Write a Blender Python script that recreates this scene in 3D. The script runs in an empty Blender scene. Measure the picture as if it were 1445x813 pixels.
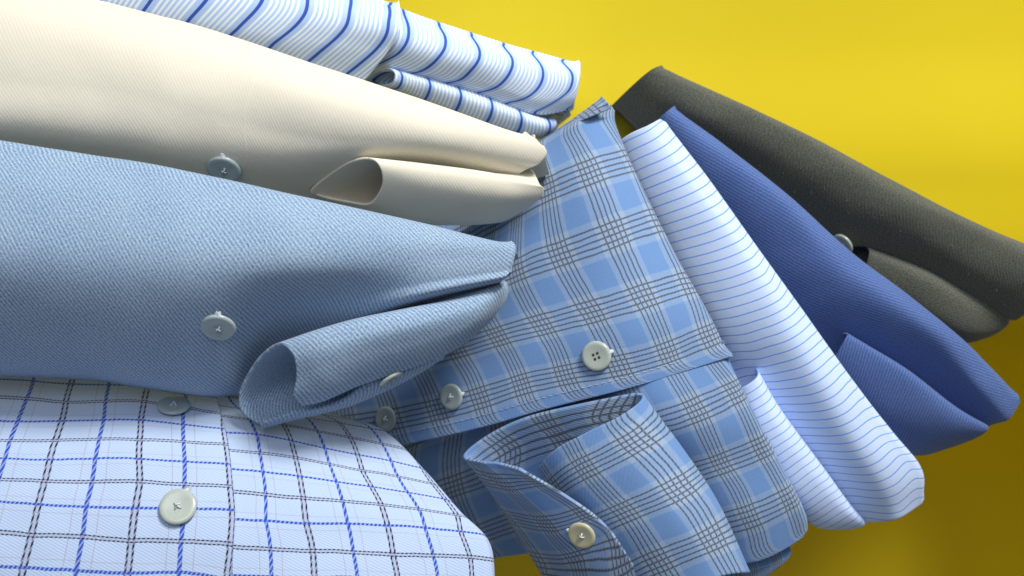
import bpy, math, random
import numpy as np
from mathutils import Vector, noise as mnoise

random.seed(4)
C = bpy.context.scene.collection
HC, W0 = 45.0, 42.0          # camera height over the crate floor and width of view there, cm
CM = 0.01

# ---------------------------------------------------------------- helpers
def P(a):
    """measured point (x, y in photo units, height in cm) -> cm"""
    a = np.asarray(a, float)
    k = (HC - a[..., 2]) / HC * W0 / 1445.0
    return np.stack([(a[..., 0] - 722.5) * k, (406.5 - a[..., 1]) * k, a[..., 2]], -1)

def unP(w):
    k = (HC - w[..., 2]) / HC * W0 / 1445.0
    return np.stack([w[..., 0] / k + 722.5, 406.5 - w[..., 1] / k], -1)

def cr(pts, n, cyclic=False):
    """Catmull-Rom along axis 0"""
    pts = np.asarray(pts, float); m = len(pts)
    if cyclic:
        t = np.arange(n) / n * m
        i = np.floor(t).astype(int); f = t - i
        g = lambda k: pts[(i + k) % m]
    else:
        t = np.linspace(0, m - 1, n)
        i = np.minimum(np.floor(t).astype(int), m - 2); f = t - i
        ext = np.concatenate([2 * pts[:1] - pts[1:2], pts, 2 * pts[-1:] - pts[-2:-1]])
        g = lambda k: ext[i + k + 1]
    f = f.reshape((-1,) + (1,) * (pts.ndim - 1))
    a, b, c, d = g(-1), g(0), g(1), g(2)
    return 0.5 * (2 * b + (c - a) * f + (2 * a - 5 * b + 4 * c - d) * f ** 2 + (3 * b - a - 3 * c + d) * f ** 3)

def normals(G, cyc=False):
    if cyc:
        dt = np.roll(G, -1, 0) - np.roll(G, 1, 0)
    else:
        dt = np.gradient(G, axis=0)
    ds = np.gradient(G, axis=1)
    n = np.cross(ds, dt)
    return n / (np.linalg.norm(n, axis=-1, keepdims=True) + 1e-9)

def arc(G, ax):
    d = np.linalg.norm(np.diff(G, axis=ax), axis=-1)
    z = np.zeros_like(np.take(d, [0], axis=ax))
    return np.concatenate([z, np.cumsum(d, axis=ax)], axis=ax)

def tps(ctrl, val, q, lam=4e-3):
    ctrl = np.asarray(ctrl); val = np.asarray(val)
    def U(a, b):
        r = np.linalg.norm(a[:, None] - b[None], axis=-1)
        return np.where(r > 1e-9, r * r * np.log(r + 1e-12), 0)
    n = len(ctrl)
    K = U(ctrl, ctrl) + lam * np.eye(n)
    Pm = np.hstack([np.ones((n, 1)), ctrl])
    A = np.vstack([np.hstack([K, Pm]), np.hstack([Pm.T, np.zeros((3, 3))])])
    w = np.linalg.lstsq(A, np.vstack([val, np.zeros((3, val.shape[1]))]), rcond=None)[0]
    return U(q, ctrl) @ w[:n] + np.hstack([np.ones((len(q), 1)), q]) @ w[n:]

def radii(A, r):
    """fold radius along an edge: full in the middle, small at both corners"""
    d = np.linalg.norm(np.diff(A[0], axis=0), axis=-1); L = np.concatenate([[0], np.cumsum(d)])
    e = np.minimum(L, L[-1] - L) / (1.5 * r)
    return r * (.008 + .992 * np.sqrt(1 - (1 - np.clip(e, 0, 1)) ** 2))

def trim(G, r, side):
    """pull an edge inward by arc length r"""
    A = {'top': G, 'bottom': G[::-1], 'left': G.swapaxes(0, 1), 'right': G.swapaxes(0, 1)[::-1]}[side].copy()
    L = arc(A, 0)
    out = A.copy(); n = len(A); rr = radii(A, r)
    for j in range(A.shape[1]):
        t = np.linspace(min(rr[j], L[-1, j] * .4), L[-1, j], n)
        for k in range(A.shape[2]):
            out[:, j, k] = np.interp(t, L[:, j], A[:, j, k])
    return {'top': out, 'bottom': out[::-1], 'left': out.swapaxes(0, 1), 'right': out[::-1].swapaxes(0, 1)}[side]

def round_corners(G, rho, sides):
    """slide the grid so that a corner between two folded sides becomes an arc"""
    nr, nc = G.shape[:2]
    La = arc(G, 0); Lb = arc(G, 1)
    T, S = np.meshgrid(np.arange(nr, dtype=float), np.arange(nc, dtype=float), indexing='ij')
    for vs in ('top', 'bottom'):
        for hs in ('left', 'right'):
            if vs not in sides or hs not in sides: continue
            a = La if vs == 'top' else La[-1:] - La
            b = Lb if hs == 'left' else Lb[:, -1:] - Lb
            x = 1 - a / rho; y = 1 - b / rho
            m = (x > 0) & (y > 0)
            x2 = x * np.sqrt(1 - np.clip(y, 0, 1) ** 2 / 2); y2 = y * np.sqrt(1 - np.clip(x, 0, 1) ** 2 / 2)
            da = rho * (x - x2); db = rho * (y - y2)          # move inward by these arc lengths
            ga = np.gradient(La, axis=0); gb = np.gradient(Lb, axis=1)
            T = np.where(m, T + (1 if vs == 'top' else -1) * da / np.maximum(ga, 1e-4), T)
            S = np.where(m, S + (1 if hs == 'left' else -1) * db / np.maximum(gb, 1e-4), S)
    T = np.clip(T, 0, nr - 1.001); S = np.clip(S, 0, nc - 1.001)
    i = T.astype(int); j = S.astype(int); f = (T - i)[..., None]; g = (S - j)[..., None]
    return (G[i, j] * (1 - f) + G[i + 1, j] * f) * (1 - g) + (G[i, j + 1] * (1 - f) + G[i + 1, j + 1] * f) * g

def curl(G, UV, CMV, r, side, drop, sgn, inset=.45):
    f = {'top': lambda a: a, 'bottom': lambda a: a[::-1], 'left': lambda a: a.swapaxes(0, 1),
         'right': lambda a: a.swapaxes(0, 1)[::-1]}[side]
    inv = {'top': lambda a: a, 'bottom': lambda a: a[::-1], 'left': lambda a: a.swapaxes(0, 1),
           'right': lambda a: a[::-1].swapaxes(0, 1)}[side]
    N = f(normals(G)) * sgn
    A, B, D = f(G), f(UV), f(CMV)
    out = A[0] - A[3]; step = np.linalg.norm(out, axis=-1, keepdims=True); out = out / step
    n = N[1] - (N[1] * out).sum(-1, keepdims=True) * out
    n = n / np.linalg.norm(n, axis=-1, keepdims=True)
    du = (B[0] - B[3]) / step; dc = (D[0] - D[3]) / step
    rows, ru, rc = [], [], []
    r = r[:, None]
    th = np.linspace(0, math.pi, 15)[1:]
    for a in th:
        rows.append(A[0] - n * r + r * (n * math.cos(a) + out * math.sin(a)))
        ru.append(B[0] + du * r * a); rc.append(D[0] + dc * r * a)
    for d in np.linspace(0, 1, 6)[1:]:
        q = rows[13] - out * (r * .3 + min(drop * .45, 1.0)) * d
        q = q - np.array([0, 0, 1.]) * drop * d
        rows.append(q); ru.append(ru[13] + du * drop * d); rc.append(rc[13] + dc * drop * d)
    st = lambda r_, a: np.concatenate([np.array(r_[::-1]), a])
    return inv(st(rows, A)), inv(st(ru, B)), inv(st(rc, D))

def wrinkle(G, amp, scale, seed, cyc=False):
    if amp == 0: return G
    N = normals(G, cyc); N = N * np.sign(N[..., 2:3] + 1e-9)
    out = G.copy()
    for i in range(G.shape[0]):
        for j in range(G.shape[1]):
            p = G[i, j] / scale
            v = mnoise.noise(Vector((p[0] + seed * 7.3, p[1] * 1.0, p[2] * .5)))
            v += .45 * mnoise.noise(Vector((p[0] * 2.3 + seed, p[1] * 2.3, 3.1)))
            out[i, j] = G[i, j] + np.array([0, 0, 1.]) * v * amp
    return out

class Surf:
    pass

def mesh_from(name, G, UV, CMV, mat, parent, cyc=False, thick=.07, offset=-1, flip=False, cap=False):
    nr, nc = G.shape[:2]
    V = (G * CM).reshape(-1, 3)
    F = []
    R = nr if cyc else nr - 1
    for i in range(R):
        a = i * nc; b = ((i + 1) % nr) * nc
        for j in range(nc - 1):
            q = (a + j, a + j + 1, b + j + 1, b + j)
            F.append(q[::-1] if flip else q)
    me = bpy.data.meshes.new(name); me.from_pydata([tuple(v) for v in V], [], F); me.update()
    for nm, U in (('pattern', UV), ('cloth', CMV)):
        lay = me.uv_layers.new(name=nm)
        U2 = U.reshape(-1, 2)
        vi = np.empty(len(me.loops), int); me.loops.foreach_get('vertex_index', vi)
        lay.data.foreach_set('uv', U2[vi].astype(np.float32).ravel())
    for p in me.polygons: p.use_smooth = True
    me.materials.append(mat)
    o = bpy.data.objects.new(name, me); C.objects.link(o); o.parent = parent
    if thick:
        s = o.modifiers.new('thickness', 'SOLIDIFY'); s.thickness = thick * CM; s.offset = offset
    return o

def sheet(name, rows, mat, parent, n=(90, 150), corr=None, top=None, bottom=None, left=None, right=None,
          amp=.03, scale=2.5, seed=1, thick=0, offset=-1, drop=1.5, cscale=1.0, anchor=.45, dz=0, rnd=.9):
    K = np.asarray(rows, float).copy(); K[..., 2] += dz
    G = cr(K, n[0]); G = cr(G.swapaxes(0, 1), n[1]).swapaxes(0, 1)
    W = P(G)
    for side, r in (('top', top), ('bottom', bottom), ('left', left), ('right', right)):
        if r: W = trim(W, r, side)
    sides = [sd for sd, r in (('top', top), ('bottom', bottom), ('left', left), ('right', right)) if r]
    if rnd: W = round_corners(W, rnd, sides)
    W = wrinkle(W, amp, scale, seed)
    nr, nc = W.shape[:2]
    ss, tt = np.meshgrid(np.linspace(0, 1, nc), np.linspace(0, 1, nr))
    CMV = np.stack([arc(W, 1) , arc(W, 0)], -1)
    CMV[..., 1] -= CMV[int(nr * anchor), :, 1][None, :].copy()
    CMV[..., 0] -= CMV[:, nc // 2, 0][:, None].copy()
    if corr:
        px = unP(W); cp, cv = [], []
        for c in corr:
            d = (px[..., 0] - c[0]) ** 2 + (px[..., 1] - c[1]) ** 2
            if len(c) > 4: d = np.where((tt >= c[4]) & (tt <= c[5]), d, 1e9)
            i, j = np.unravel_index(np.argmin(d), d.shape)
            cp.append((ss[i, j], tt[i, j])); cv.append((c[2], c[3]))
        q = np.stack([ss, tt], -1).reshape(-1, 2)
        UV = tps(cp, cv, q).reshape(nr, nc, 2)
    else:
        UV = CMV * cscale
    N = normals(W); sgn = 1 if N[..., 2].mean() > 0 else -1
    S = Surf(); S.W = W; S.N = N * sgn; S.px = unP(W); S.tt = tt
    flip = sgn < 0
    ft = {'top': lambda a: a, 'bottom': lambda a: a[::-1], 'left': lambda a: a.swapaxes(0, 1), 'right': lambda a: a.swapaxes(0, 1)[::-1]}
    todo = [(sd, r) for sd, r in (('top', top), ('bottom', bottom), ('left', left), ('right', right)) if r]
    RR = {sd: radii(ft[sd](W), r) for sd, r in todo}
    for side, r in todo:
        k0 = W.shape
        W, UV, CMV = curl(W, UV, CMV, RR[side], side, drop, sgn)
        add = (W.shape[0] - k0[0]) + (W.shape[1] - k0[1])
        for s2 in RR:
            if side == 'top' and s2 in ('left', 'right'): RR[s2] = np.concatenate([np.full(add, RR[s2][0]), RR[s2]])
            if side == 'bottom' and s2 in ('left', 'right'): RR[s2] = np.concatenate([RR[s2], np.full(add, RR[s2][-1])])
    S.o = mesh_from(name, W, UV, CMV, mat, parent, thick=thick, offset=offset, flip=flip)
    return S

def tube(name, loops, mat, parent, n=(96, 100), amp=.02, scale=2, seed=1, thick=.07, vs=1.0, corr=None, pinch=True):
    """loops: stations along the roll, each a closed ring of points"""
    K = np.asarray(loops, float).swapaxes(0, 1)            # ring x station
    G = cr(K, n[0], True); G = cr(G.swapaxes(0, 1), n[1]).swapaxes(0, 1)
    W = P(G)
    W = wrinkle(W, amp, scale, seed, True)
    c = W.mean(0, keepdims=True)
    nr, nc = W.shape[:2]
    if pinch:                                             # round the far end shut
        k = 6
        for q in range(k):
            f = math.sqrt(max(0, 1 - ((q + 1) / k) ** 2))
            W[:, nc - k + q] = c[:, nc - k + q] + (W[:, nc - k + q] - c[:, nc - k + q]) * (.02 + .98 * f)
    N = normals(W, True)
    sgn = 1 if ((W - W.mean(0, keepdims=True)) * N).sum(-1).mean() > 0 else -1
    # cyclic seam: append the first row again so texture coordinates stay continuous
    W2 = np.concatenate([W, W[:1]], 0)
    A = arc(W2, 0); B = arc(W2, 1); mean = B.mean(0, keepdims=True)
    CMV = np.stack([np.repeat(mean, nr + 1, 0), A], -1)
    UV = CMV * vs
    if corr:
        cx = [c_[0] for c_ in corr]; cu = [c_[1] for c_ in corr]
        ridge = unP(W2)[int(nr * .12), :, 0]
        jj = [int(np.argmin(abs(ridge - x))) for x in cx]
        m = mean[0]; pu = np.polyfit([m[j] for j in jj], cu, 1)
        UV = UV.copy(); UV[..., 0] = np.polyval(pu, CMV[..., 0])
    S = Surf(); S.W = W; S.N = N * sgn; S.px = unP(W)
    S.o = mesh_from(name, W2, UV, CMV, mat, parent, thick=thick, flip=sgn < 0)
    return S

def thing(name, label, cat, at, group=None):
    o = bpy.data.objects.new(name, None); C.objects.link(o)
    w = P(np.array(at, float)) * CM
    o.empty_display_size = .02
    o['label'] = label; o['category'] = cat
    if group: o['group'] = group
    return o

# ---------------------------------------------------------------- materials
class NT:
    def __init__(s, name):
        s.m = bpy.data.materials.new(name); s.m.use_nodes = True
        s.t = s.m.node_tree; s.t.nodes.clear()
        s.out = s.n('ShaderNodeOutputMaterial'); s.b = s.n('ShaderNodeBsdfPrincipled')
        s.t.links.new(s.b.outputs[0], s.out.inputs[0])
    def n(s, k): return s.t.nodes.new(k)
    def lk(s, a, b): s.t.links.new(a, b)
    def M(s, op, a, b=None, c=None, clamp=False):
        x = s.n('ShaderNodeMath'); x.operation = op; x.use_clamp = clamp
        for i, v in enumerate((a, b, c)):
            if v is None: continue
            if isinstance(v, (int, float)): x.inputs[i].default_value = v
            else: s.lk(v, x.inputs[i])
        return x.outputs[0]
    def uv(s, layer):
        x = s.n('ShaderNodeUVMap'); x.uv_map = layer
        y = s.n('ShaderNodeSeparateXYZ'); s.lk(x.outputs[0], y.inputs[0])
        return x.outputs[0], y.outputs[0], y.outputs[1]
    def comb(s, x, y, z=0):
        c = s.n('ShaderNodeCombineXYZ')
        for i, v in enumerate((x, y, z)):
            if isinstance(v, (int, float)): c.inputs[i].default_value = v
            else: s.lk(v, c.inputs[i])
        return c.outputs[0]
    def noise(s, vec, scale, detail=3, rough=.55):
        x = s.n('ShaderNodeTexNoise'); x.inputs['Scale'].default_value = scale
        x.inputs['Detail'].default_value = detail; x.inputs['Roughness'].default_value = rough
        s.lk(vec, x.inputs['Vector']); return x.outputs[0]
    def mix(s, f, a, b):
        x = s.n('ShaderNodeMix'); x.data_type = 'RGBA'
        if isinstance(f, (int, float)): x.inputs[0].default_value = f
        else: s.lk(f, x.inputs[0])
        for i, v in ((6, a), (7, b)):
            if isinstance(v, tuple): x.inputs[i].default_value = v + (1,)
            else: s.lk(v, x.inputs[i])
        return x.outputs[2]
    def ss(s, x, lo, hi):
        y = s.n('ShaderNodeMapRange'); y.interpolation_type = 'SMOOTHSTEP'
        y.inputs[1].default_value = lo; y.inputs[2].default_value = hi
        s.lk(x, y.inputs[0]); return y.outputs[0]
    def line(s, x, c, w, soft):
        """1 inside |x-c|<w"""
        d = s.M('ABSOLUTE', s.M('SUBTRACT', x, c)); 
        return s.M('SUBTRACT', 1, s.ss(d, w - soft, w + soft))
    def band(s, x, period, c, w, soft):
        f = s.M('PINGPONG', s.M('SUBTRACT', x, c), period / 2)
        return s.M('SUBTRACT', 1, s.ss(f, w - soft, w + soft))
    def bump(s, h, strength=.4, dist=.0003, soft=2.2):
        if soft:                       # faint handling marks and dents in the cloth
            vec = s.uv('cloth')[0]
            h = s.M('ADD', h, s.M('MULTIPLY', s.noise(vec, .75, 3, .5), soft / max(strength, .05) * .35))
            h = s.M('ADD', h, s.M('MULTIPLY', s.noise(vec, 2.6, 2, .5), soft / max(strength, .05) * .07))
        x = s.n('ShaderNodeBump'); x.inputs['Strength'].default_value = strength
        x.inputs['Distance'].default_value = dist; s.lk(h, x.inputs['Height']); s.lk(x.outputs[0], s.b.inputs['Normal'])
    def fin(s, col, rough=.85, sheen=.25, spec=.25):
        s.lk(col, s.b.inputs['Base Color']) if not isinstance(col, tuple) else setattr(s.b.inputs['Base Color'], 'default_value', col + (1,))
        s.b.inputs['Roughness'].default_value = rough
        s.b.inputs['Specular IOR Level'].default_value = spec
        s.b.inputs['Sheen Weight'].default_value = sheen; s.b.inputs['Sheen Roughness'].default_value = .5
        return s.m

def weave(t, angle, freq, jit=.5):
    vec, x, y = t.uv('cloth')
    a = math.radians(angle)
    q = t.M('ADD', t.M('MULTIPLY', x, math.cos(a)), t.M('MULTIPLY', y, math.sin(a)))
    nz = t.noise(vec, 2.2, 4)
    ph = t.M('ADD', t.M('MULTIPLY', q, freq * 2 * math.pi), t.M('MULTIPLY', nz, jit * 6))
    v = t.M('ADD', t.M('MULTIPLY', t.M('SINE', ph), .5), .5)
    return vec, x, y, v

def m_twill(name, dark, light, angle, freq, contrast=.5, mottle=.5, base=.45, bump=.35, jit=.5, sheen=.25, blotch=.15, press=None, sharp=False):
    t = NT(name)
    vec, x, y, v = weave(t, angle, freq, jit)
    sc = t.n('ShaderNodeVectorMath'); sc.operation = 'MULTIPLY'; t.lk(vec, sc.inputs[0])
    sc.inputs[1].default_value = (3, 12, 1)
    yarn = t.noise(sc.outputs[0], 4.5, 4, .7)
    yarn2 = t.noise(vec, 16, 3, .65)
    big = t.noise(vec, .35, 3, .5)
    vt = t.ss(v, .30, .98) if sharp else v
    f = t.M('MULTIPLY', t.M('SUBTRACT', vt, .42), contrast)
    f = t.M('ADD', f, base)
    f = t.M('ADD', f, t.M('MULTIPLY', t.M('SUBTRACT', yarn, .5), mottle))
    f = t.M('ADD', f, t.M('MULTIPLY', t.M('SUBTRACT', yarn2, .5), mottle))
    f = t.M('ADD', f, t.M('MULTIPLY', t.M('SUBTRACT', big, .5), blotch), clamp=True)
    h = t.M('ADD', v, t.M('MULTIPLY', yarn2, .6))
    if press is not None:
        xx = t.M('ADD', x, t.M('MULTIPLY', t.M('SUBTRACT', t.noise(vec, .5, 2), .5), .8))
        pr = t.line(xx, press, .035, .03)
        h = t.M('ADD', h, t.M('MULTIPLY', pr, 2.5)); f = t.M('ADD', f, t.M('MULTIPLY', pr, .18), clamp=True)
    t.bump(h, bump, .00035)
    return t.fin(t.mix(f, dark, light), .9, sheen)

def m_plaid():
    t = NT('plaid_cotton')
    vec, x, y, v = weave(t, 40, 9, .2)
    _, u, w = t.uv('pattern')
    wob = t.M('MULTIPLY', t.M('SUBTRACT', t.noise(vec, .9, 2), .5), .05)
    u = t.M('ADD', u, wob); w = t.M('ADD', w, wob)
    def bands(c):
        lt = t.band(c, 1, 0, .285, .012)
        ln = None
        for k in (-2, -1, 0, 1, 2):
            b = t.band(c, 1, k * .088, .0125, .010)
            ln = b if ln is None else t.M('MAXIMUM', ln, b)
        return lt, ln
    lu, nu = bands(u); lw, nw = bands(w)
    both = t.M('MULTIPLY', t.M('ADD', lu, lw), .5)
    fine = t.noise(vec, 14, 3, .7)
    blue = t.mix(fine, (.105, .215, .46), (.16, .285, .55))
    pale = t.mix(fine, (.22, .32, .50), (.31, .41, .56))
    col = t.mix(both, blue, pale)
    dash = t.M('ADD', .78, t.M('MULTIPLY', v, .4))
    ln = t.M('MULTIPLY', t.M('MAXIMUM', nu, nw), dash, clamp=True)
    col = t.mix(t.M('MULTIPLY', ln, .86, clamp=True), col, (.045, .043, .052))
    t.bump(t.M('ADD', v, fine), .2, .0002)
    return t.fin(col, .85, .15)

def m_tatter():
    t = NT('windowpane_check_cotton')
    vec, x, y, v = weave(t, 118, 11, .1)
    _, u, w = t.uv('pattern')
    wob = t.M('MULTIPLY', t.M('SUBTRACT', t.noise(vec, .8, 2), .5), .10)
    w = t.M('ADD', w, wob)
    u = t.M('ADD', u, t.M('MULTIPLY', wob, .4))
    # twill dashes along the coloured threads
    d = t.ss(t.M('SINE', t.M('MULTIPLY', t.M('ADD', x, t.M('MULTIPLY', y, .7)), 2 * math.pi * 7.0)), -.75, .15)
    dg = t.M('ADD', .42, t.M('MULTIPLY', d, .58))
    fine = t.noise(vec, 16, 3, .7)
    white = t.mix(t.M('MULTIPLY', v, .7), (.37, .48, .71), (.49, .60, .79))
    def fam(c, shift):
        blue = t.band(c, 2, 1 + shift, .048, .010)
        bl1 = t.band(c, 2, 0 + shift - .055, .023, .008)
        bl2 = t.band(c, 2, 0 + shift + .055, .023, .008)
        mid = t.band(c, 2, 0 + shift, .05, .01)
        th = t.M('MAXIMUM', t.band(c, 2, 1 + shift - .27, .010, .008), t.band(c, 2, 1 + shift + .27, .010, .008))
        return blue, t.M('MAXIMUM', bl1, bl2), mid, th
    col = white
    for c, sh in ((u, 0), (w, 1)):
        b, k, m, th = fam(c, sh)
        col = t.mix(t.M('MULTIPLY', th, .65), col, (.33, .29, .38))
        col = t.mix(t.M('MULTIPLY', m, .55), col, (.33, .36, .54))
        col = t.mix(t.M('MULTIPLY', b, dg), col, (.018, .065, .45))
        col = t.mix(t.M('MULTIPLY', k, dg), col, (.010, .012, .035))
    t.bump(t.M('ADD', v, fine), .25, .0002)
    return t.fin(col, .85, .15)

def m_pin():
    t = NT('pinstripe_cotton')
    vec, x, y, v = weave(t, 60, 10, .2)
    _, u, w = t.uv('pattern')
    w = t.M('ADD', w, t.M('MULTIPLY', t.M('SUBTRACT', t.noise(vec, 1, 2), .5), .06))
    ln = t.band(w, 1, 0, .055, .03)
    fine = t.noise(vec, 12, 3, .7)
    base = t.mix(fine, (.48, .61, .88), (.58, .69, .93))
    col = t.mix(t.M('MULTIPLY', ln, .95), base, (.09, .27, .76))
    t.bump(fine, .15, .0002)
    return t.fin(col, .8, .15)

def m_stripe():
    t = NT('striped_cotton')
    vec, x, y, v = weave(t, 60, 10, .2)
    _, u, w = t.uv('pattern')
    f = t.M('FRACT', u)
    navy = t.band(u, 1, 0, .042, .010)
    wh = None
    for k in range(6):
        b = t.line(f, .20 + k * .12, .030, .014)
        wh = b if wh is None else t.M('MAXIMUM', wh, b)
    fine = t.noise(vec, 12, 3, .7)
    base = t.mix(fine, (.36, .53, .84), (.46, .62, .90))
    col = t.mix(wh, base, (.82, .87, .95))
    col = t.mix(navy, col, (.035, .08, .42))
    t.bump(fine, .12, .0002)
    return t.fin(col, .8, .1)

def m_yellow():
    t = NT('yellow_plastic')
    tc = t.n('ShaderNodeTexCoord')
    n1 = t.noise(tc.outputs['Object'], 9, 4, .5); n2 = t.noise(tc.outputs['Object'], 400, 2, .6)
    col = t.mix(n1, (.74, .57, .009), (.81, .64, .016))
    t.bump(n2, .06, .0002, soft=0)
    return t.fin(col, .5, 0, .35)

def m_plain(name, col, rough=.4, spec=.5, trans=0):
    t = NT(name)
    tc = t.n('ShaderNodeTexCoord'); n1 = t.noise(tc.outputs['Object'], 250, 3)
    c = t.mix(n1, tuple(k * .88 for k in col), tuple(min(1, k * 1.08) for k in col))
    m = t.fin(c, rough, 0, spec)
    if trans: t.b.inputs['Subsurface Weight'].default_value = trans; t.b.inputs['Subsurface Radius'].default_value = (.001, .001, .001)
    return m

CREAM = m_twill('cream_twill', (.62, .58, .48), (.74, .705, .60), 143, 9.5, .12, .22, .64, .09, .2, .2, .12, press=2.05)
DENIM = m_twill('blue_denim', (.055, .145, .32), (.50, .61, .70), 148, 8.2, .34, 1.55, .42, .09, .5, .25, .25, sharp=True)
NAVY = m_twill('indigo_twill', (.020, .050, .19), (.165, .265, .58), -17, 8.2, .34, .85, .34, .09, .3, .15, .2)
OLIVE = m_twill('dark_olive_flannel', (.020, .025, .022), (.165, .170, .135), 47, 10, .07, 2.2, .43, .16, .2, .35, .35)
PLAID, TATTER, PIN, STRIPE, YEL = m_plaid(), m_tatter(), m_pin(), m_stripe(), m_yellow()
BTN = m_plain('pearl_button', (.42, .475, .44), .2, .5, .35)
BTN_D = m_plain('smoky_button', (.34, .41, .43), .25, .5, .35)
BTN_Y = m_plain('ivory_button', (.50, .48, .32), .3, .5, .35)
THR = m_plain('white_thread', (.62, .66, .72), .8, .2)
HOLE_SHADE = m_plain('painted_hole_shade', (.06, .06, .045), .8, .1)  # dark colour painted for the shade down the thread holes

# ---------------------------------------------------------------- button
def lathe(prof, n, me_v, me_f):
    base = len(me_v)
    for r, z in prof:
        for k in range(n):
            a = 2 * math.pi * k / n
            me_v.append((r * math.cos(a), r * math.sin(a), z))
    for i in range(len(prof) - 1):
        for k in range(n):
            a = base + i * n; b = a + n; k2 = (k + 1) % n
            me_f.append((a + k, a + k2, b + k2, b + k))

def simple(name, v, f, mat, parent, smooth=True):
    me = bpy.data.meshes.new(name); me.from_pydata(v, [], f); me.update()
    for p in me.polygons: p.use_smooth = smooth
    me.materials.append(mat)
    o = bpy.data.objects.new(name, me); C.objects.link(o); o.parent = parent
    return o

def wire(name, pts, r, mat, parent, n=8):
    """thin tube through points (metres)"""
    pts = [Vector(p) for p in pts]; v, f = [], []
    for i, p in enumerate(pts):
        d = (pts[min(i + 1, len(pts) - 1)] - pts[max(i - 1, 0)]).normalized()
        a = d.orthogonal().normalized(); b = d.cross(a)
        for k in range(n):
            t = 2 * math.pi * k / n; v.append(tuple(p + (a * math.cos(t) + b * math.sin(t)) * r))
    for i in range(len(pts) - 1):
        for k in range(n):
            k2 = (k + 1) % n
            f.append((i * n + k, i * n + k2, (i + 1) * n + k2, (i + 1) * n + k))
    f.append(tuple(range(n))[::-1]); f.append(tuple((len(pts) - 1) * n + k for k in range(n)))
    return simple(name, v, f, mat, parent)

def button(S, px, py, d, parent, mat=BTN, nrm=None, lift=.07, shank=None, rot=0., holes=False, label=None):
    """d: diameter cm"""
    q = (S.px[..., 0] - px) ** 2 + (S.px[..., 1] - py) ** 2 - S.W[..., 2] * 20
    i, j = np.unravel_index(np.argmin(q), q.shape)
    w = S.W[i, j]; N = Vector(S.N[i, j]) if nrm is None else Vector(nrm)
    N.normalize()
    R = d / 2 * CM
    v, f = [], []
    lathe([(0.0001 * R, .10 * R), (.42 * R, .10 * R), (.60 * R, .13 * R), (.68 * R, .135 * R), (.80 * R, .15 * R), (.92 * R, .13 * R), (.98 * R, .08 * R), (R, .02 * R),
           (R, -.04 * R), (.9 * R, -.12 * R), (.0001 * R, -.12 * R)], 48, v, f)
    o = simple('button', v, f, mat, parent)
    X = Vector((math.cos(rot), math.sin(rot), 0)); X = (X - N * X.dot(N)).normalized(); Y = N.cross(X)
    from mathutils import Matrix
    M = Matrix((X, Y, N)).transposed().to_4x4(); M.translation = Vector(w) * CM + N * lift * CM
    o.matrix_local = M
    if label: o['label'] = label
    h = .13 * R
    vv, ff = [], []
    if holes:
        for sx, sy in ((1, 1), (1, -1), (-1, 1), (-1, -1)):
            b = len(vv)
            for k in range(14):
                a = 2 * math.pi * k / 14
                vv.append((sx * h * 1.15 + .10 * R * math.cos(a), sy * h * 1.15 + .10 * R * math.sin(a), .112 * R))
            ff.append(tuple(range(b, b + 14)))
        simple('hole_shade_discs', vv, ff, HOLE_SHADE, o, False)  # flat dark discs in place of shaded openings
    else:
        for s_ in (1, -1):
            wire('thread', [(-h * 1.3, -h * 1.3 * s_, .09 * R), (-h * .6, -h * .6 * s_, .20 * R), (0, 0, (.27 + .04 * s_) * R),
                            (h * .6, h * .6 * s_, .20 * R), (h * 1.3, h * 1.3 * s_, .09 * R)], .05 * R, THR, o)
    if shank:      # buttonhole stitching that peeps out beside the button
        dx, dy = shank
        c = Vector((dx, dy, 0)).normalized(); c = M.to_3x3().inverted() @ c; c.z = 0; c.normalize()
        e = Vector((-c.y, c.x, 0))
        for k in range(5):
            p0 = c * R * (.92 + .06 * k) + e * R * (.20 - .02 * k) - Vector((0, 0, .06 * R * k / 2))
            p2 = c * R * (.92 + .06 * k) - e * R * (.20 - .02 * k) - Vector((0, 0, .06 * R * k / 2))
            p1 = (p0 + p2) / 2 + Vector((0, 0, .10 * R))
            wire('buttonhole_stitching', [p0, p1, p2], .035 * R, THR, o)
    return o

def stitching(S, path, mat, parent, L=.15, gap=.10, r=.014, side=1):
    """a row of short thread stitches lying on the cloth; path: grid indices"""
    P0 = np.array([S.W[i, j] + S.N[i, j] * .012 * side for i, j in path])
    d = np.concatenate([[0], np.cumsum(np.linalg.norm(np.diff(P0, axis=0), axis=1))])
    v, f = [], []; t = gap
    while t + L < d[-1]:
        q = [Vector([np.interp(t + L * k / 3, d, P0[:, a]) for a in range(3)]) for k in range(4)]
        for k, p in enumerate(q):
            ax = (q[min(k + 1, 3)] - q[max(k - 1, 0)]).normalized(); u = ax.orthogonal().normalized(); w_ = ax.cross(u)
            rr = r * (1 if k in (1, 2) else .5)
            for m in range(6):
                a = m * math.pi / 3; v.append(tuple((p + (u * math.cos(a) + w_ * math.sin(a)) * rr) * CM))
        b = len(v) - 24
        for k in range(3):
            for m in range(6):
                m2 = (m + 1) % 6; f.append((b + k * 6 + m, b + k * 6 + m2, b + k * 6 + 6 + m2, b + k * 6 + 6 + m))
        t += L + gap
    return simple('stitching', v, f, mat, parent)
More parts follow.
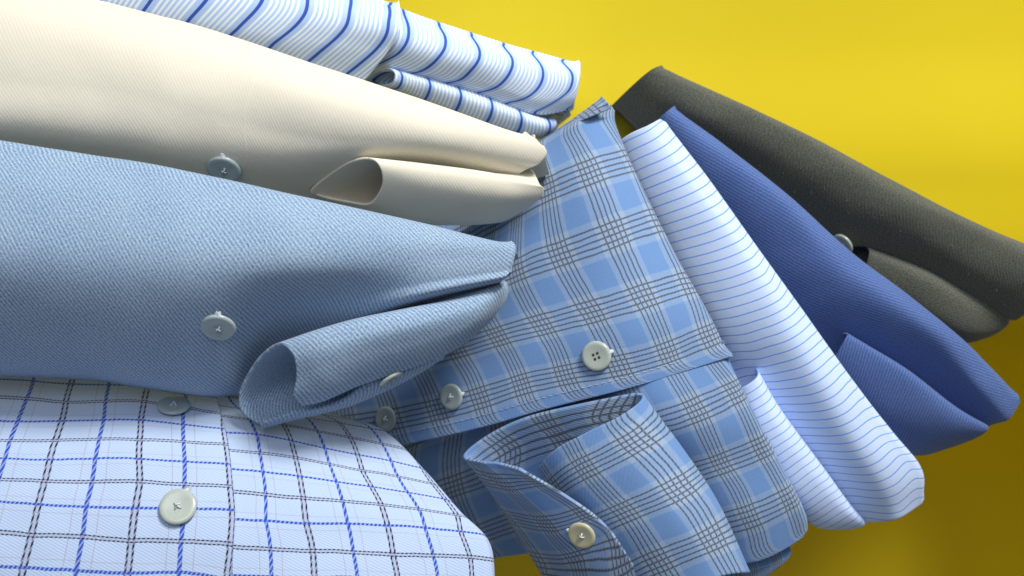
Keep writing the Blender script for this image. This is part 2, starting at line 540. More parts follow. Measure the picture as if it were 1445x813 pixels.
def lint(S, n, mat, parent, seed, ridge=.5, r=.0045, rows=(0, 14), length=.16):
    """loose fibres standing off the cloth, thickest along the fold"""
    rnd = random.Random(seed); v, f = [], []
    nr, nc = S.W.shape[:2]
    for q in range(n):
        i = rnd.randint(*rows) if rnd.random() < ridge else rnd.randint(0, nr - 1)
        j = rnd.randint(0, nc - 1)
        p = Vector(S.W[i, j]); N = Vector(S.N[i, j])
        d = Vector((rnd.gauss(0, 1), rnd.gauss(0, 1), rnd.gauss(0, .3))).normalized()
        L = length * rnd.uniform(.4, 1.3); c = Vector((rnd.gauss(0, 1), rnd.gauss(0, 1), 0)) * .35 * L
        pts = [p - N * .01, p + N * .03 + d * L * .3, p + N * .05 + d * L * .65 + c * .5, p + N * .035 + d * L + c]
        b = len(v)
        for k, a in enumerate(pts):
            ax = (pts[min(k + 1, 3)] - pts[max(k - 1, 0)]).normalized(); u = ax.orthogonal().normalized(); w_ = ax.cross(u)
            for m in range(4):
                t = m * math.pi / 2; v.append(tuple((a + (u * math.cos(t) + w_ * math.sin(t)) * r) * CM))
        for k in range(3):
            for m in range(4):
                m2 = (m + 1) % 4; f.append((b + k * 4 + m, b + k * 4 + m2, b + k * 4 + 4 + m2, b + k * 4 + 4 + m))
    o = simple('lint', v, f, mat, parent); o['kind'] = 'stuff'
    return o
# ---------------------------------------------------------------- crate
crate = thing('crate', 'bright yellow plastic crate behind and under the folded shirts', 'crate', (722, 406, -3))
def panel(name, prof, x0, x1, parent, nseg=24):
    pts = cr(np.array(prof, float), nseg * (len(prof) - 1) + 1)
    yz = []
    for yy, z in pts: 
        w = P(np.array([722.5, yy, z])); yz.append((w[1], w[2]))
    xs = np.linspace(x0, x1, 40); v, f = [], []
    for y, z in yz:
        for x in xs: v.append((x * CM, y * CM, z * CM))
    n = len(xs)
    for i in range(len(yz) - 1):
        for k in range(n - 1): f.append((i * n + k, (i + 1) * n + k, (i + 1) * n + k + 1, i * n + k + 1))
    o = simple(name, v, f, YEL, parent)
    s = o.modifiers.new('thickness', 'SOLIDIFY'); s.thickness = .3 * CM; s.offset = -1
    return o
panel('shell', [(-420, 0), (-150, -2.2), (60, -4.0), (250, -5.2), (440, -7.6), (570, -13.5), (680, -18.5), (850, -20), (1000, -20), (1200, -17), (1500, -5)], -40, 34, crate)
sv = []  # added crate wall out of view, rim shaped to shade only the floor
for i in range(30):
    for k in range(30):
        y = -24 + 52 * k / 29
        f = min(1, max(0, (y - 2) / 9)); f = f * f * (3 - 2 * f)
        z = -20.6 + (27.5 - 11.5 * f) * i / 29
        sv.append(((31.8 - (z + 20) * .17) * CM, y * CM, z * CM))
so = simple('unseen_shade_wall', sv, [(i * 30 + k, (i + 1) * 30 + k, (i + 1) * 30 + k + 1, i * 30 + k + 1) for i in range(29) for k in range(29)], YEL, crate)
sm = so.modifiers.new('thickness', 'SOLIDIFY'); sm.thickness = .3 * CM; sm.offset = 1
G_ = 'folded shirts fanned out in the yellow crate'
# ---------------------------------------------------------------- dark olive shirt
sh = thing('shirt', 'dark olive grey brushed shirt lying against the yellow crate, farthest right', 'shirt', (1180, 260, 0), G_)
OL = sheet('body', [
 [(862, 150, -.4), (893, 120, 1.0), (918, 99, 1.6), (934, 92, 1.4)],
 [(920, 200, .2), (960, 160, 1.9), (988, 132, 2.3), (1010, 124, 1.9)],
 [(1040, 270, .3), (1085, 225, 2.0), (1120, 192, 2.5), (1142, 187, 2.1)],
 [(1165, 345, .6), (1195, 295, 2.1), (1230, 258, 2.7), (1252, 245, 2.2)],
 [(1233, 354, 1.2), (1275, 322, 2.3), (1320, 302, 2.7), (1344, 295, 2.3)],
 [(1320, 392, 1.2), (1350, 366, 2.2), (1395, 336, 2.6), (1420, 331, 2.1)],
 [(1405, 440, 1.2), (1430, 412, 2.2), (1490, 382, 2.8), (1530, 372, 2.4)],
 [(1434, 458, .9), (1470, 437, 1.8), (1560, 410, 2.4), (1600, 412, 2.0)]], OLIVE, sh, n=(150, 80), right=.45, left=.2, bottom=.25, rnd=.5, seed=2, amp=.06, drop=9)
LNT = m_plain('grey_lint', (.20, .20, .17), .9, .1)
lint(OL, 220, LNT, sh, 1, rows=(0, 149), length=.14)
tube('sleeve', [
 [(1226, 350, 1.3), (1226, 362, 1.6), (1215, 395, 1.2), (1205, 402, .1), (1200, 365, -.2), (1212, 340, .3)],
 [(1310, 384, 1.5), (1305, 400, 1.8), (1296, 440, 1.3), (1290, 452, .2), (1296, 410, 0), (1305, 382, .7)],
 [(1380, 424, 1.3), (1375, 440, 1.5), (1362, 472, 1.1), (1355, 482, .1), (1362, 450, -.1), (1376, 420, .5)],
 [(1430, 448, .9), (1430, 456, 1), (1420, 466, .8), (1402, 474, .1), (1408, 460, -.1), (1424, 445, .3)]], OLIVE, sh, seed=3)
button(OL, 1196, 340, .95, sh, BTN, nrm=(-.75, -.55, .45), lift=.35)

# ---------------------------------------------------------------- indigo shirt
sh = thing('shirt', 'plain indigo blue twill shirt between the pinstriped and the dark olive shirts', 'shirt', (1180, 400, 1), G_)
sheet('body', [
 [(895, 205, .6), (922, 174, 1.9), (940, 158, 2.4), (952, 149, 2.2)],
 [(930, 282, 1.2), (966, 235, 2.6), (998, 205, 3.2), (1020, 196, 2.7)],
 [(1000, 380, 1.4), (1050, 320, 3), (1098, 284, 3.7), (1124, 279, 3.2)],
 [(1080, 470, 1.4), (1128, 420, 2.9), (1178, 374, 3.8), (1209, 354, 3.2)],
 [(1160, 510, 1.2), (1206, 470, 2.7), (1256, 430, 3.7), (1289, 414, 3.1)],
 [(1240, 545, 1.2), (1283, 512, 2.3), (1325, 480, 3.3), (1362, 476, 2.8)],
 [(1320, 585, 1.2), (1350, 560, 1.9), (1378, 542, 2.7), (1412, 528, 2.4)],
 [(1385, 610, 1), (1402, 602, 1.5), (1425, 594, 2.0), (1446, 566, 2.0)]], NAVY, sh, n=(150, 80), right=.4, left=.2, bottom=.2, rnd=.45, seed=5, amp=.05, drop=13)
tube('sleeve', [
 [(1196, 470, 3.0), (1191, 482, 3.3), (1168, 520, 2.8), (1148, 540, 1.8), (1150, 500, .8), (1172, 474, 1.4)],
 [(1279, 521, 2.9), (1268, 538, 3.1), (1235, 580, 2.5), (1210, 604, 1.2), (1225, 560, .6), (1260, 520, 1.4)],
 [(1350, 575, 2.3), (1340, 592, 2.5), (1312, 620, 1.9), (1285, 642, .8), (1300, 600, .4), (1330, 575, 1.1)],
 [(1402, 605, 1.8), (1398, 612, 1.9), (1378, 622, 1.5), (1345, 630, .8), (1355, 612, .4), (1385, 600, 1.0)]], NAVY, sh, seed=6)

# ---------------------------------------------------------------- pinstriped shirt
sh = thing('shirt', 'white shirt with thin light blue pinstripes between the plaid and the indigo shirts', 'shirt', (1090, 450, 2), G_)
pc = [(885,199,0,0),(939,168,1,0),(916,267,0,5),(985,232,1,5),(948,331,0,10),(1029,292,1,10),(978,391,0,15),(1074,352,1,15),
 (996,429,0,18),(1049,415,.5,18),(1087,398,.8,18),(1099,383,1,18),(1020,475,0,22),(1078,464,.5,22),(1111,451,.8,22),(1133,429,1,22),
 (1030,500,0,24),(1087,489,.5,24),(1123,474,.8,24),(1150,454,1,24),(1076,517,0,26),(1164,477,1,26),
 (1090,548,0,29),(1132,547,.4,29),(1167,531,.8,29),(1188,510,1,29),(1114,582,0,32),(1152,581,.4,32),(1191,566,.8,32),(1211,545,1,32),
 (1145,626,0,36),(1203,624,.6,36),(1247,600,1,36),(1174,668,0,40),(1235,667,.6,40),(1270,641,1,40),(1190,687,0,42),(1254,687,.6,42),(1286,660,1,42),(1206,710,0,44),(1267,710,.6,44),(1305,692,1,44)]
sheet('body', [
 [(840, 228, 2.6), (881, 193, 3.8), (912, 177, 4.2), (938, 162, 3.9)],
 [(880, 300, 3.0), (918, 272, 4.2), (965, 246, 4.8), (1003, 245, 4.2)],
 [(930, 400, 3.4), (980, 372, 4.6), (1037, 345, 5.2), (1075, 346, 4.6)],
 [(985, 500, 3.4), (1030, 470, 4.7), (1095, 440, 5.4), (1141, 438, 4.8)],
 [(1035, 590, 3.2), (1085, 555, 4.3), (1150, 530, 5.3), (1209, 536, 4.7)],
 [(1090, 670, 2.9), (1140, 636, 3.9), (1200, 615, 5.0), (1264, 610, 4.5)],
 [(1150, 735, 2.5), (1197, 705, 3.5), (1248, 685, 4.5), (1306, 666, 4.0)],
 [(1190, 752, 2.2), (1225, 742, 3.1), (1268, 737, 3.7), (1306, 714, 3.3)]], PIN, sh, n=(150, 90), corr=pc, right=.4, left=.2, top=.08, bottom=.25, rnd=.5, seed=8, amp=.035, drop=14)
tube('sleeve', [
 [(1070, 524, 4.9), (1064, 536, 5.3), (1040, 548, 5.0), (1012, 540, 3.8), (1030, 512, 3.2), (1058, 512, 3.8)],
 [(1103, 580, 4.8), (1090, 594, 5.3), (1060, 606, 5), (1040, 590, 3.8), (1060, 575, 3.2), (1088, 572, 3.8)],
 [(1160, 658, 4.4), (1144, 672, 4.9), (1112, 692, 4.6), (1095, 670, 3.2), (1110, 655, 2.8), (1145, 650, 3.3)],
 [(1200, 712, 3.7), (1187, 722, 4.1), (1150, 742, 3.7), (1138, 725, 2.6), (1155, 712, 2.4), (1185, 705, 2.8)],
 [(1222, 736, 3.2), (1226, 746, 3.2), (1208, 748, 3.0), (1190, 740, 2.4), (1198, 730, 2.4), (1212, 728, 2.7)]], PIN, sh, seed=9, amp=.04, vs=3.05)
# the pattern of the sleeve runs across its length
for o in [c for c in bpy.data.objects if c.name.startswith('sleeve') and c.data.materials[0] == PIN]:
    L = o.data.uv_layers['pattern']; a = np.empty(len(L.data) * 2, np.float32); L.data.foreach_get('uv', a)
    a = a.reshape(-1, 2)[:, ::-1].copy(); L.data.foreach_set('uv', a.ravel())

# ---------------------------------------------------------------- blue plaid shirt
sh = thing('shirt', 'sky blue plaid shirt with grey line checks and open buttoned cuff', 'shirt', (850, 450, 3), G_)
pl = [(832,244,1,1),(869,330,1,2),(909,417,1,3),(945,498,1,4),(775,275,0,1),(789,358,.13,2),(832,441,0,3),(872,518,0,4),(728,382,-.75,2),(764,461,-1,3),(797,530,-1,4),
 (701,474,-2,3),(734,543,-2,4),(657,494,-3,3),(681,561,-3,4),(895,215,1.75,1),(937,300,1.83,2),(977,392,1.9,3),(998,472,2,4),(985,440,2,3.5),(820,180,1.02,.2)]
pl = [(832,244,1,1),(869,330,1,2),(909,417,1,3),(945,498,1,4),(789,358,0,2),(832,441,0,3),(872,518,0,4),(728,382,-1,2),(764,461,-1,3),(797,530,-1,4),
 (701,474,-2,3),(734,543,-2,4),(645,494,-3,3),(676,561,-3,4),(895,222,1.75,1),(935,306,1.82,2),(977,398,1.9,3),(1000,474,2,4),(806,178,1.0,.25)]
PU = sheet('front_panel', [
 [(560, 300, 2.2), (680, 240, 3), (767, 192, 4.0), (815, 164, 4.6), (862, 148, 4.4)],
 [(560, 400, 2.8), (680, 330, 3.6), (765, 290, 5), (840, 258, 5.7), (902, 238, 5)],
 [(450, 500, .8), (660, 440, 4.2), (770, 400, 5.6), (880, 368, 6.4), (958, 352, 5.7)],
 [(430, 590, .6), (640, 530, 4.2), (770, 490, 5.9), (900, 458, 6.9), (1005, 438, 6.1)],
 [(430, 655, .6), (650, 611, 4.4), (770, 578, 5.9), (898, 546, 6.8), (1034, 504, 6.2)]], PLAID, sh, n=(130, 130), corr=pl, right=.42, top=.1, bottom=.05, seed=11, amp=.035, drop=.12, dz=.05, rnd=0)
pl2 = [(945,498,1,4),(982,581,1,5),(1017,655,1,6),(1055,731,1,7),(1045,549,2,5),(1078,632,2,6),(1115,702,2,7),(998,472,2,4),(920,600,0,5),(962,672,0,6),(1003,742,0,7),(870,515,0,4),(770,650,-2,5),(800,715,-2,6),(840,790,-2,7),(700,560,-3,4)]
PB = sheet('body', [
 [(450, 590, -.4), (655, 555, 3.6), (770, 530, 5.4), (891, 505, 6.75), (1022, 480, 6.15)],
 [(450, 670, -1.0), (690, 630, 2.4), (800, 610, 4.8), (935, 590, 6.7), (1069, 583, 6.1)],
 [(480, 730, -1.5), (715, 700, 1.4), (845, 690, 4.0), (985, 665, 5.9), (1099, 646, 5.7)],
 [(520, 785, -2.), (740, 758, .8), (890, 755, 3.6), (1035, 735, 5.5), (1133, 712, 5.3)],
 [(550, 815, -2.2), (770, 782, .6), (910, 795, 3.2), (1057, 800, 4.9), (1150, 756, 4.6)]], PLAID, sh, n=(110, 120), corr=pl2, right=.42, bottom=.2, left=.2, seed=12, amp=.035, drop=14)
sheet('hem', [
 [(900, 740, 2.8), (990, 735, 4), (1040, 735, 4.6), (1090, 725, 4.6)],
 [(930, 800, 2.6), (1005, 805, 3.7), (1060, 806, 4.3), (1118, 782, 4.2)],
 [(960, 850, 2.4), (1010, 840, 3.4), (1055, 832, 4.0), (1100, 803, 3.9)]], PLAID, sh, n=(40, 60), bottom=.15, right=.15, seed=13, amp=.03, drop=9)
sheet('inner_fold', [
 [(780, 186, 3.5), (822, 157, 4.3), (849, 136, 4.7)],
 [(792, 184, 4.1), (828, 163, 4.9), (856, 143, 5.1)],
 [(800, 180, 4.2), (832, 166, 5.0), (863, 153, 5.0)]], PLAID, sh, n=(24, 40), top=.04, seed=19, amp=.03, scale=.8, drop=1.5, thick=.05, rnd=0, cscale=.4)
def ct(k): return k / 12.0
cc = [(808,627,0,-.45,0,ct(4)),(868,597,1,-.45,0,ct(4)),(827,660,0,0,0,ct(4)),(883,723,0,1,0,ct(4)),(928,790,0,2,0,ct(4)),(894,626,1,0,0,ct(4)),(954,693,1,1,0,ct(4)),(1002,760,1,2,0,ct(4)),
 (841,594,2.05,0,ct(5),ct(9)),(791,617,3,0,ct(5),ct(9)),(725,631,4,0,ct(5),ct(9)),
 (715,681,5,0,ct(9),1),(771,738,5,1,ct(9),1),(815,788,5,2,ct(9),1),(828,725,6,1,ct(9),1),(875,788,6,2,ct(9),1),(775,688,6,.3,ct(9),1)]
cuff_rows = np.array([
 [(759,660,6.35),(784,634,7.0),(828,610,7.4),(875,587,7.5),(905,564,7.1),(893,556,6.5),(808,573,6.0),(741,590,5.4),(690,614,4.9),(655,642,5.0),(678,651,5.8),(702,653,6.2),(734,662,6.8)],
 [(800,722,6.4),(830,705,7.2),(870,685,7.7),(920,660,7.9),(962,636,7.0),(940,640,6.1),(870,650,5.5),(800,665,4.7),(740,690,4.0),(701,704,4.5),(730,713,5.8),(760,713,6.6),(801,701,7.3)],
 [(850,792,6.5),(880,775,7.4),(925,755,8.0),(975,735,8.1),(1012,712,7.0),(990,720,5.9),(920,735,5),(850,750,4.2),(790,765,3.6),(745,775,4.1),(775,782,5.6),(807,774,6.7),(855,742,7.5)],
 [(890,862,6.5),(930,850,7.4),(975,830,7.9),(1020,812,7.8),(1056,808,6.8),(1035,812,5.4),(970,820,4.6),(900,830,4),(840,850,3.4),(800,866,3.8),(830,865,5.4),(865,850,6.6),(905,810,7.4)]])
cuff_rows[..., 2] += .35
CF = sheet('cuff', cuff_rows.swapaxes(0, 1), PLAID, sh, n=(240, 90), corr=cc, seed=14, amp=.035, thick=.12, offset=0)
button(PU, 844, 503, 1.06, sh, BTN, shank=(.9, .25), rot=.4, holes=True, label='pearl button with four open holes')
button(PU, 637, 561, .98, sh, BTN_D, shank=(.9, .2), rot=.8)
button(PU, 545, 592, .98, sh, BTN_D, rot=.4)
CL = Surf(); k0 = int(240 * 9.2 / 12); CL.W = CF.W[k0:]; CL.N = CF.N[k0:]; CL.N = CL.N * np.sign(CL.N[..., 2:3]); CL.px = CF.px[k0:]
button(CL, 823, 755, .98, sh, BTN_Y, shank=(-.9, .15), rot=.5, label='ivory button on the cuff')

THB = m_plain('pale_blue_thread', (.42, .52, .68), .8, .2)
nt_, ns_ = CF.W.shape[:2]
stitching(CF, [(i, 7) for i in range(nt_ - 1, int(nt_ * .76), -1)], THB, sh, side=1 if CF.N[-5, 10, 2] > 0 else -1)
stitching(CF, [(i, 7) for i in range(2, int(nt_ * .30))], THB, sh, side=1 if CF.N[20, 10, 2] > 0 else -1)
stitching(CF, [(nt_ - 5, j) for j in range(2, ns_)], THB, sh, side=1 if CF.N[-5, 10, 2] > 0 else -1)
stitching(PU, [(124, j) for j in range(8, 120)], THB, sh)
# ---------------------------------------------------------------- striped shirt
sh = thing('shirt', 'light blue and white striped shirt with thin navy lines at the top', 'shirt', (600, 80, 3), G_)
nav = [[(573,11),(576,50),(560,77),(530,92)],[(622,27),(628,50),(619,82),(585,103)],[(668,44),(677,70),(664,100),(629,120)],[(712,60),(722,80),(720,100),(704,122),(674,135)],
 [(754,67),(766,100),(759,125),(714,149)],[(796,76),(804,100),(801,130),(754,162)]]
nc_ = [(x, y, i, k) for i, l in enumerate(nav) for k, (x, y) in enumerate(l)]
sheet('body', [
 [(520, -12, 4.2), (600, 18, 4.6), (700, 50, 4.4), (765, 67, 4.1), (818, 81, 3.8)],
 [(520, 40, 4.7), (590, 58, 5.2), (690, 84, 5.0), (762, 100, 4.6), (819, 110, 4.2)],
 [(505, 82, 3.9), (575, 90, 4.8), (668, 112, 4.7), (750, 136, 4.4), (815, 137, 4.0)],
 [(490, 104, 3.0), (560, 104, 4.2), (650, 127, 4.1), (750, 163, 3.8), (806, 158, 3.5)]], STRIPE, sh, n=(90, 150), corr=nc_, top=.35, right=.15, bottom=.12, seed=15, amp=.03, drop=6, rnd=.3)
nm = [[(214,0),(207,9),(196,26)],[(292,0),(269,24)],[(370,0),(360,17),(332,43)],[(435,0),(425,26),(388,61)],[(495,0),(488,34),(444,79)],[(550,0),(547,31),(533,65),(496,99)]]
nmc = [(x, y, i, y / 40) for i, l in enumerate(nm) for (x, y) in l] + [(470,-25,3.55,-.6),(300,-60,.9,-1.4)]
sheet('front_panel', [
 [(60, -150, 5.6), (250, -95, 5.6), (430, -38, 5.4), (563, 1, 5.0)],
 [(60, -80, 6.2), (240, -40, 6.2), (420, 5, 6.0), (564, 38, 5.5)],
 [(50, -20, 6.0), (230, 15, 6.0), (400, 50, 5.8), (548, 72, 5.2)],
 [(40, 34, 5.3), (220, 64, 5.3), (390, 96, 5.1), (512, 118, 4.6)]], STRIPE, sh, n=(80, 150), corr=nmc, top=.35, right=.06, seed=15, amp=.03, drop=.3, dz=.06, rnd=0)
tube('sleeve', [
 [(550, 96, 4.5), (557, 106, 4.7), (550, 120, 4.4), (528, 120, 3.2), (512, 110, 2.9), (530, 98, 3.5)],
 [(609, 112, 4.4), (613, 125, 4.6), (604, 144, 4.1), (588, 142, 3), (588, 125, 2.7), (600, 112, 3.3)],
 [(694, 139, 4.1), (698, 155, 4.3), (688, 175, 3.8), (668, 170, 2.8), (672, 155, 2.5), (685, 140, 3.1)],
 [(758, 164, 3.7), (764, 178, 3.8), (758, 194, 3.3), (738, 190, 2.4), (742, 178, 2.2), (752, 166, 2.7)],
 [(790, 168, 3.1), (790, 178, 3.1), (776, 190, 2.7), (760, 190, 2.0), (766, 178, 1.9), (780, 166, 2.4)]], STRIPE, sh, seed=17, amp=.015, corr=[(565,0),(609,1),(653,2),(694,3),(734,4)])

# ---------------------------------------------------------------- cream shirt
sh = thing('shirt', 'plain cream white twill shirt between the striped and the denim shirts', 'shirt', (400, 160, 6), G_)
CR = sheet('body', [
 [(-230, -105, 8.4), (173, -1, 8.6), (276, 26, 8.6), (442, 80, 8.5), (619, 139, 8), (767, 194, 7)],
 [(-230, -25, 9.4), (160, 55, 9.6), (270, 80, 9.6), (435, 130, 9.4), (612, 172, 8.8), (774, 207, 7.2)],
 [(-230, 90, 9.6), (150, 125, 9.7), (260, 148, 9.7), (420, 188, 9.2), (600, 205, 8.7), (763, 231, 7.1)],
 [(-230, 165, 9.2), (140, 197, 9.2), (250, 217, 9.0), (405, 240, 8.3), (580, 230, 7.7), (731, 249, 6.7)],
 [(-230, 240, 5.8), (140, 250, 7.0), (250, 268, 6.9), (400, 312, 5.0), (572, 318, 3.6), (690, 310, 3.6)]], CREAM, sh, n=(110, 170), top=.5, right=.2, seed=21, amp=.07, scale=3.5, drop=2.0)
tube('cuff', [
 [(520,222,8.9),(536,236,9.0),(539,262,8.6),(522,288,7.9),(490,286,7.3),(447,276,6.9),(441,264,7.2),(485,231,8.2)],
 [(600,231,8.4),(608,248,8.6),(604,275,8.2),(590,309,7.0),(560,312,6.2),(530,295,5.6),(535,265,6.2),(570,238,7.4)],
 [(690,243,7.7),(699,258,7.9),(698,285,7.5),(680,314,6.2),(650,316,5.4),(630,300,5),(640,270,5.3),(665,248,6.6)],
 [(774,262,6.7),(780,269,6.6),(765,287,6.2),(712,314,5.2),(695,300,4.6),(705,275,4.6),(735,248,5.4),(760,233,6.1)]], CREAM, sh, seed=22, amp=.03, scale=1.5, thick=.08)
button(CR, 317, 237, 1.15, sh, BTN_D, nrm=(-.05, -.72, .65), lift=.08, shank=(.1, 1), rot=.3)

# ---------------------------------------------------------------- denim shirt
sh = thing('shirt', 'faded blue denim shirt with its cuff folded forward', 'shirt', (300, 380, 8), G_)
DB = sheet('body', [
 [(-230,150,10.3),(100,204,10.3),(200,219,10.3),(300,239,10.2),(430,267,10),(600,304,9.2),(722,337,8.3)],
 [(-230,228,11.4),(100,275,11.5),(200,290,11.5),(300,305,11.3),(430,322,10.9),(600,337,9.9),(727,347,8.7)],
 [(-230,350,11.8),(100,365,11.9),(200,375,11.8),(300,382,11.5),(420,382,10.9),(590,370,10.0),(726,362,8.8)],
 [(-230,440,10.8),(100,452,10.9),(200,462,10.7),(300,464,10.2),(400,440,9.3),(580,402,9.8),(721,380,8.8)],
 [(-230,510,9.0),(100,522,9.0),(200,535,8.8),(310,545,8.1),(392,495,7.4),(572,428,9.4),(714,394,8.7)],
 [(-230,525,7.2),(100,535,7.2),(200,548,7),(310,560,6.7),(400,530,7),(572,446,6.6),(702,404,6.6)]], DENIM, sh, n=(120, 170), top=.55, right=.22, rnd=.35, seed=25, amp=.07, scale=3.5, drop=2.4)
dc = np.array([
 [(375,604,7.9),(343,583,7.8),(338,558,7.9),(351,528,8.3),(371,501,9.0),(396,486,10.0),(415,502,10.3),(419,530,10.1),(415,556,9.8),(427,571,9.4)],
 [(440,582,7.8),(410,570,7.3),(400,548,7.1),(408,520,7.5),(425,490,8.5),(447,468,10.1),(456,487,10.5),(460,518,10.3),(458,545,9.9),(457,564,9.4)],
 [(500,556,7.6),(478,548,7.0),(470,530,6.9),(475,500,7.2),(488,472,8.2),(503,452,10.0),(511,472,10.4),(514,500,10.1),(514,522,9.7),(513,540,9.2)],
 [(580,514,7.5),(560,510,7.0),(555,495,6.9),(560,475,7.2),(570,452,8),(582,436,9.5),(590,455,9.9),(592,480,9.6),(590,500,9.2),(584,516,8.8)],
 [(650,488,7.3),(640,480,7),(636,465,7),(640,445,7.2),(648,430,7.8),(655,421,8.8),(664,434,9.1),(666,454,8.9),(655,476,8.5),(640,492,8.2)],
 [(688,450,7.1),(684,440,6.9),(684,430,6.9),(688,420,7.0),(694,412,7.4),(700,404,8.1),(704,411,8.3),(703,422,8.2),(697,440,7.9),(686,456,7.6)],
 [(706,428,7.0),(704,424,6.9),(704,418,6.9),(706,410,7.0),(708,404,7.2),(711,398,7.7),(715,403,7.8),(715,412,7.7),(711,424,7.5),(706,430,7.3)]])
DC = sheet('cuff', dc.swapaxes(0, 1), DENIM, sh, n=(160, 120), seed=26, anchor=.6, amp=.03, scale=1.4, thick=.12, offset=0)
EB = sheet('cuff_band', [
 [(371,605,7.5),(418,593,7.6),(497,573,7.8),(575,538,7.8),(627,506,7.8)],
 [(370,602,7.9),(418,588,8.1),(488,568,8.3),(560,533,8.3),(628,501,8.1)],
 [(372,598,8.1),(418,581,8.3),(480,570,8.5),(536,523,8.6),(629,497,8.3)]], DENIM, sh, n=(30, 110), top=.05, bottom=.07, seed=27, amp=.04, scale=1.0, thick=.08, drop=.1, dz=.35, rnd=0)
THD = m_plain('blue_thread', (.30, .40, .55), .8, .2)
sd = 1 if DC.N[120, 30, 2] > 0 else -1
stitching(DC, [(i, 5) for i in range(95, 158)], THD, sh, side=sd)
stitching(DC, [(150, j) for j in range(4, 100)], THD, sh, side=sd)
button(DB, 308, 460, 1.12, sh, BTN_D, nrm=(.03, -.60, .62), lift=.09, shank=(.1, 1), rot=.2)
button(EB, 551, 534, .9, sh, BTN, nrm=(.5, -.8, .18), lift=.02, rot=.2)

# ---------------------------------------------------------------- windowpane check shirt
sh = thing('shirt', 'white shirt with blue and black windowpane checks at the lower left', 'shirt', (300, 700, 9), G_)
tr = [(362,612,5,0),(371,666,5,-2),(373,735,5,-4),(410,619,6,0.15),(423,673,6,-2),(433,739,6,-4),(460,633,7,0),(477,679,7,-2),(490,740,7,-4),(503,812,7,-6),
 (508,662,8,-1),(537,711,8,-3),(555,786,8,-5),(555,650,9,0),(573,695,9,-2),(598,746,9,-4),(616,812,9,-5.8),(598,664,10,-.1),(634,700,10,-2),(652,724,10,-3),(667,787,10,-5),(681,751,10.6,-4),(694,788,10.6,-5),
 (325,612,4.2,0),(327,635,4.2,-1),(330,664,4.15,-2),(332,692,4.1,-3),(333,733,4.1,-4),(331,774,4.1,-5),(443,780,6,-5),(381,813,5,-6)]
TB = sheet('body', [
 [(-230,420,4.6),(150,430,4.6),(330,455,4.4),(430,490,4.0),(475,545,3.4)],
 [(-230,522,5.6),(150,532,5.6),(330,552,5.4),(430,566,5.0),(480,584,4.5)],
 [(-230,560,7.1),(150,570,7.1),(330,590,6.9),(440,597,6.5),(548,606,5.5)],
 [(-230,620,8.8),(150,628,8.8),(330,640,8.5),(465,650,7.9),(604,660,6.6)],
 [(-230,690,9.8),(150,697,9.8),(330,705,9.5),(490,712,8.9),(652,716,7.6)],
 [(-230,750,10.4),(150,756,10.4),(330,762,10.1),(505,766,9.4),(694,763,8.2)],
 [(-230,830,10.8),(150,835,10.8),(330,838,10.5),(515,840,9.9),(703,835,8.6)],
 [(-230,930,11),(150,930,11),(330,930,10.7),(520,930,10.2),(708,930,9)]], TATTER, sh, n=(130, 150), corr=tr, right=.35, seed=31, amp=.06, scale=2.2, drop=2.6)
tl = [(58,692,-.0,-3.3),(96,558,0,1.4),(77,622,0,-1),(62,679,0,-3),(44,755,0,-5),(31,813,0,-6.3),(146,594,1,0),(135,647,1,-2),(123,716,1,-4),(112,777,1,-5.4),
 (204,558,2,1.4),(200,592,2,0),(198,620,2,-1),(196,646,2,-2),(196,679,2,-3),(192,716,2,-4),(187,762,2,-5),(260,598,3,0),(260,623,3,-1),(260,652,3,-2),(260,684,3,-3),(256,765,3,-5),(252,813,3,-6.1),
 (319,604,4,0),(321,626,4,-1),(325,655,4,-2),(327,685,4,-3),(329,721,4,-4),(327,769,4,-5),(46,550,-1,1.4),(23,596,-1,0),(0,662,-1,-2.6),(0,594,-1.35,0),(0,753,-.6+ -.1,-5)]
tl = [c for c in tl if c[:2] not in ((58,692),)]
rt = [(303,548),(312,582),(322,622),(328,682),(331,731),(326,813),(322,930)]
zz = [(5.6,5.6,5.4),(7.1,7.1,6.9),(8.8,8.8,8.5),(9.8,9.8,9.5),(10.4,10.4,10.1),(10.8,10.8,10.5),(11,11,10.7)]
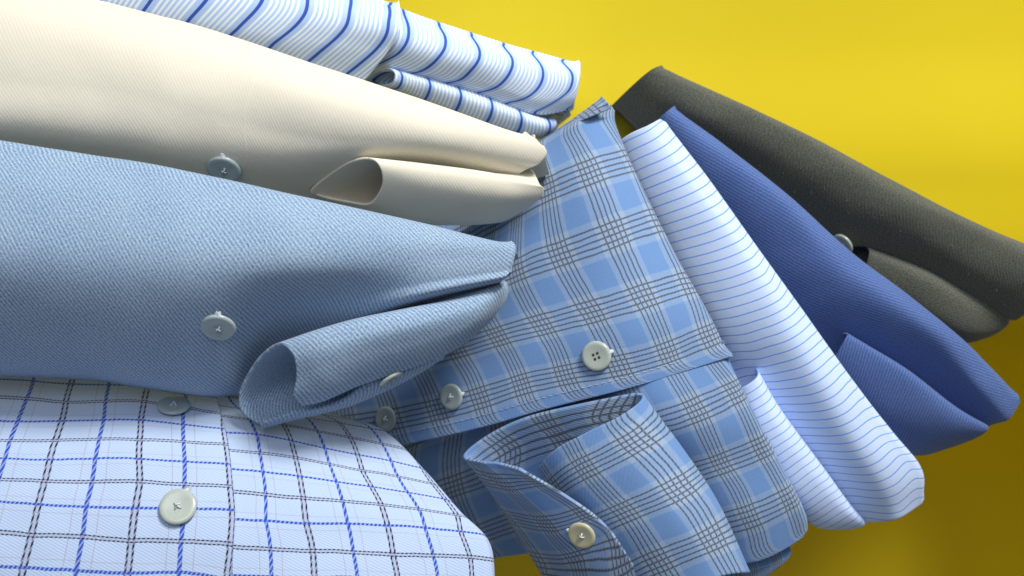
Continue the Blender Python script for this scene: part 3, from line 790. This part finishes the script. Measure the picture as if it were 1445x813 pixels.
yy = [(522,532),(560,568),(615,620),(672,676),(725,728),(812,813),(930,930)]
TF = sheet('front_panel', [[(-230, yy[i][0], z[0]), (130, yy[i][1], z[1]), (235, (yy[i][1] + rt[i][1]) / 2, (z[1] + z[2]) / 2 + .02), (rt[i][0], rt[i][1], z[2])] for i, z in enumerate(
     [(5.6,5.6,5.4),(7.1,7.05,6.8),(8.7,8.65,8.2),(9.6,9.55,9.3),(10.2,10.15,9.9),(10.75,10.7,10.4),(11,11,10.7)])], TATTER, sh, n=(130, 120), corr=tl, right=.07, seed=31, amp=.06, scale=2.2, drop=.12, dz=.14)
button(TF, 251, 717, 1.18, sh, BTN, lift=.10, shank=(.35, 1), rot=.3)
button(TF, 247, 576, 1.1, sh, BTN_D, lift=.14, rot=.3)

# ---------------------------------------------------------------- camera, light
cam = bpy.data.cameras.new('camera'); co = bpy.data.objects.new('camera', cam); C.objects.link(co)
co.location = (0, 0, HC * CM); cam.sensor_width = 36; cam.lens = 36 * HC / W0
cam.clip_start = .01; cam.clip_end = 50
bpy.context.scene.camera = co
cam.dof.use_dof = True; cam.dof.focus_distance = (HC - 8) * CM; cam.dof.aperture_fstop = 11

def lamp(name, loc, target, size, power, col):
    l = bpy.data.lights.new(name, 'AREA'); l.shape = 'DISK'; l.size = size; l.energy = power; l.color = col
    o = bpy.data.objects.new(name, l); C.objects.link(o); o.location = loc
    o.rotation_euler = (Vector(target) - Vector(loc)).to_track_quat('-Z', 'Y').to_euler()
    return o
lamp('window_light', (.55, 1.04, .84), (0, 0, .03), .42, 27, (1, .97, .90))
lamp('soft_fill', (-.05, .24, .59), (0, 0, 0), .38, 1.15, (.93, .96, 1))
w = bpy.data.worlds.new('World'); bpy.context.scene.world = w; w.use_nodes = True
bg = w.node_tree.nodes['Background']; bg.inputs[0].default_value = (.78, .87, 1, 1); bg.inputs[1].default_value = .17
sc = bpy.context.scene
sc.view_settings.view_transform = 'Standard'; sc.view_settings.look = 'None'
sc.view_settings.exposure = 0; sc.view_settings.gamma = 1
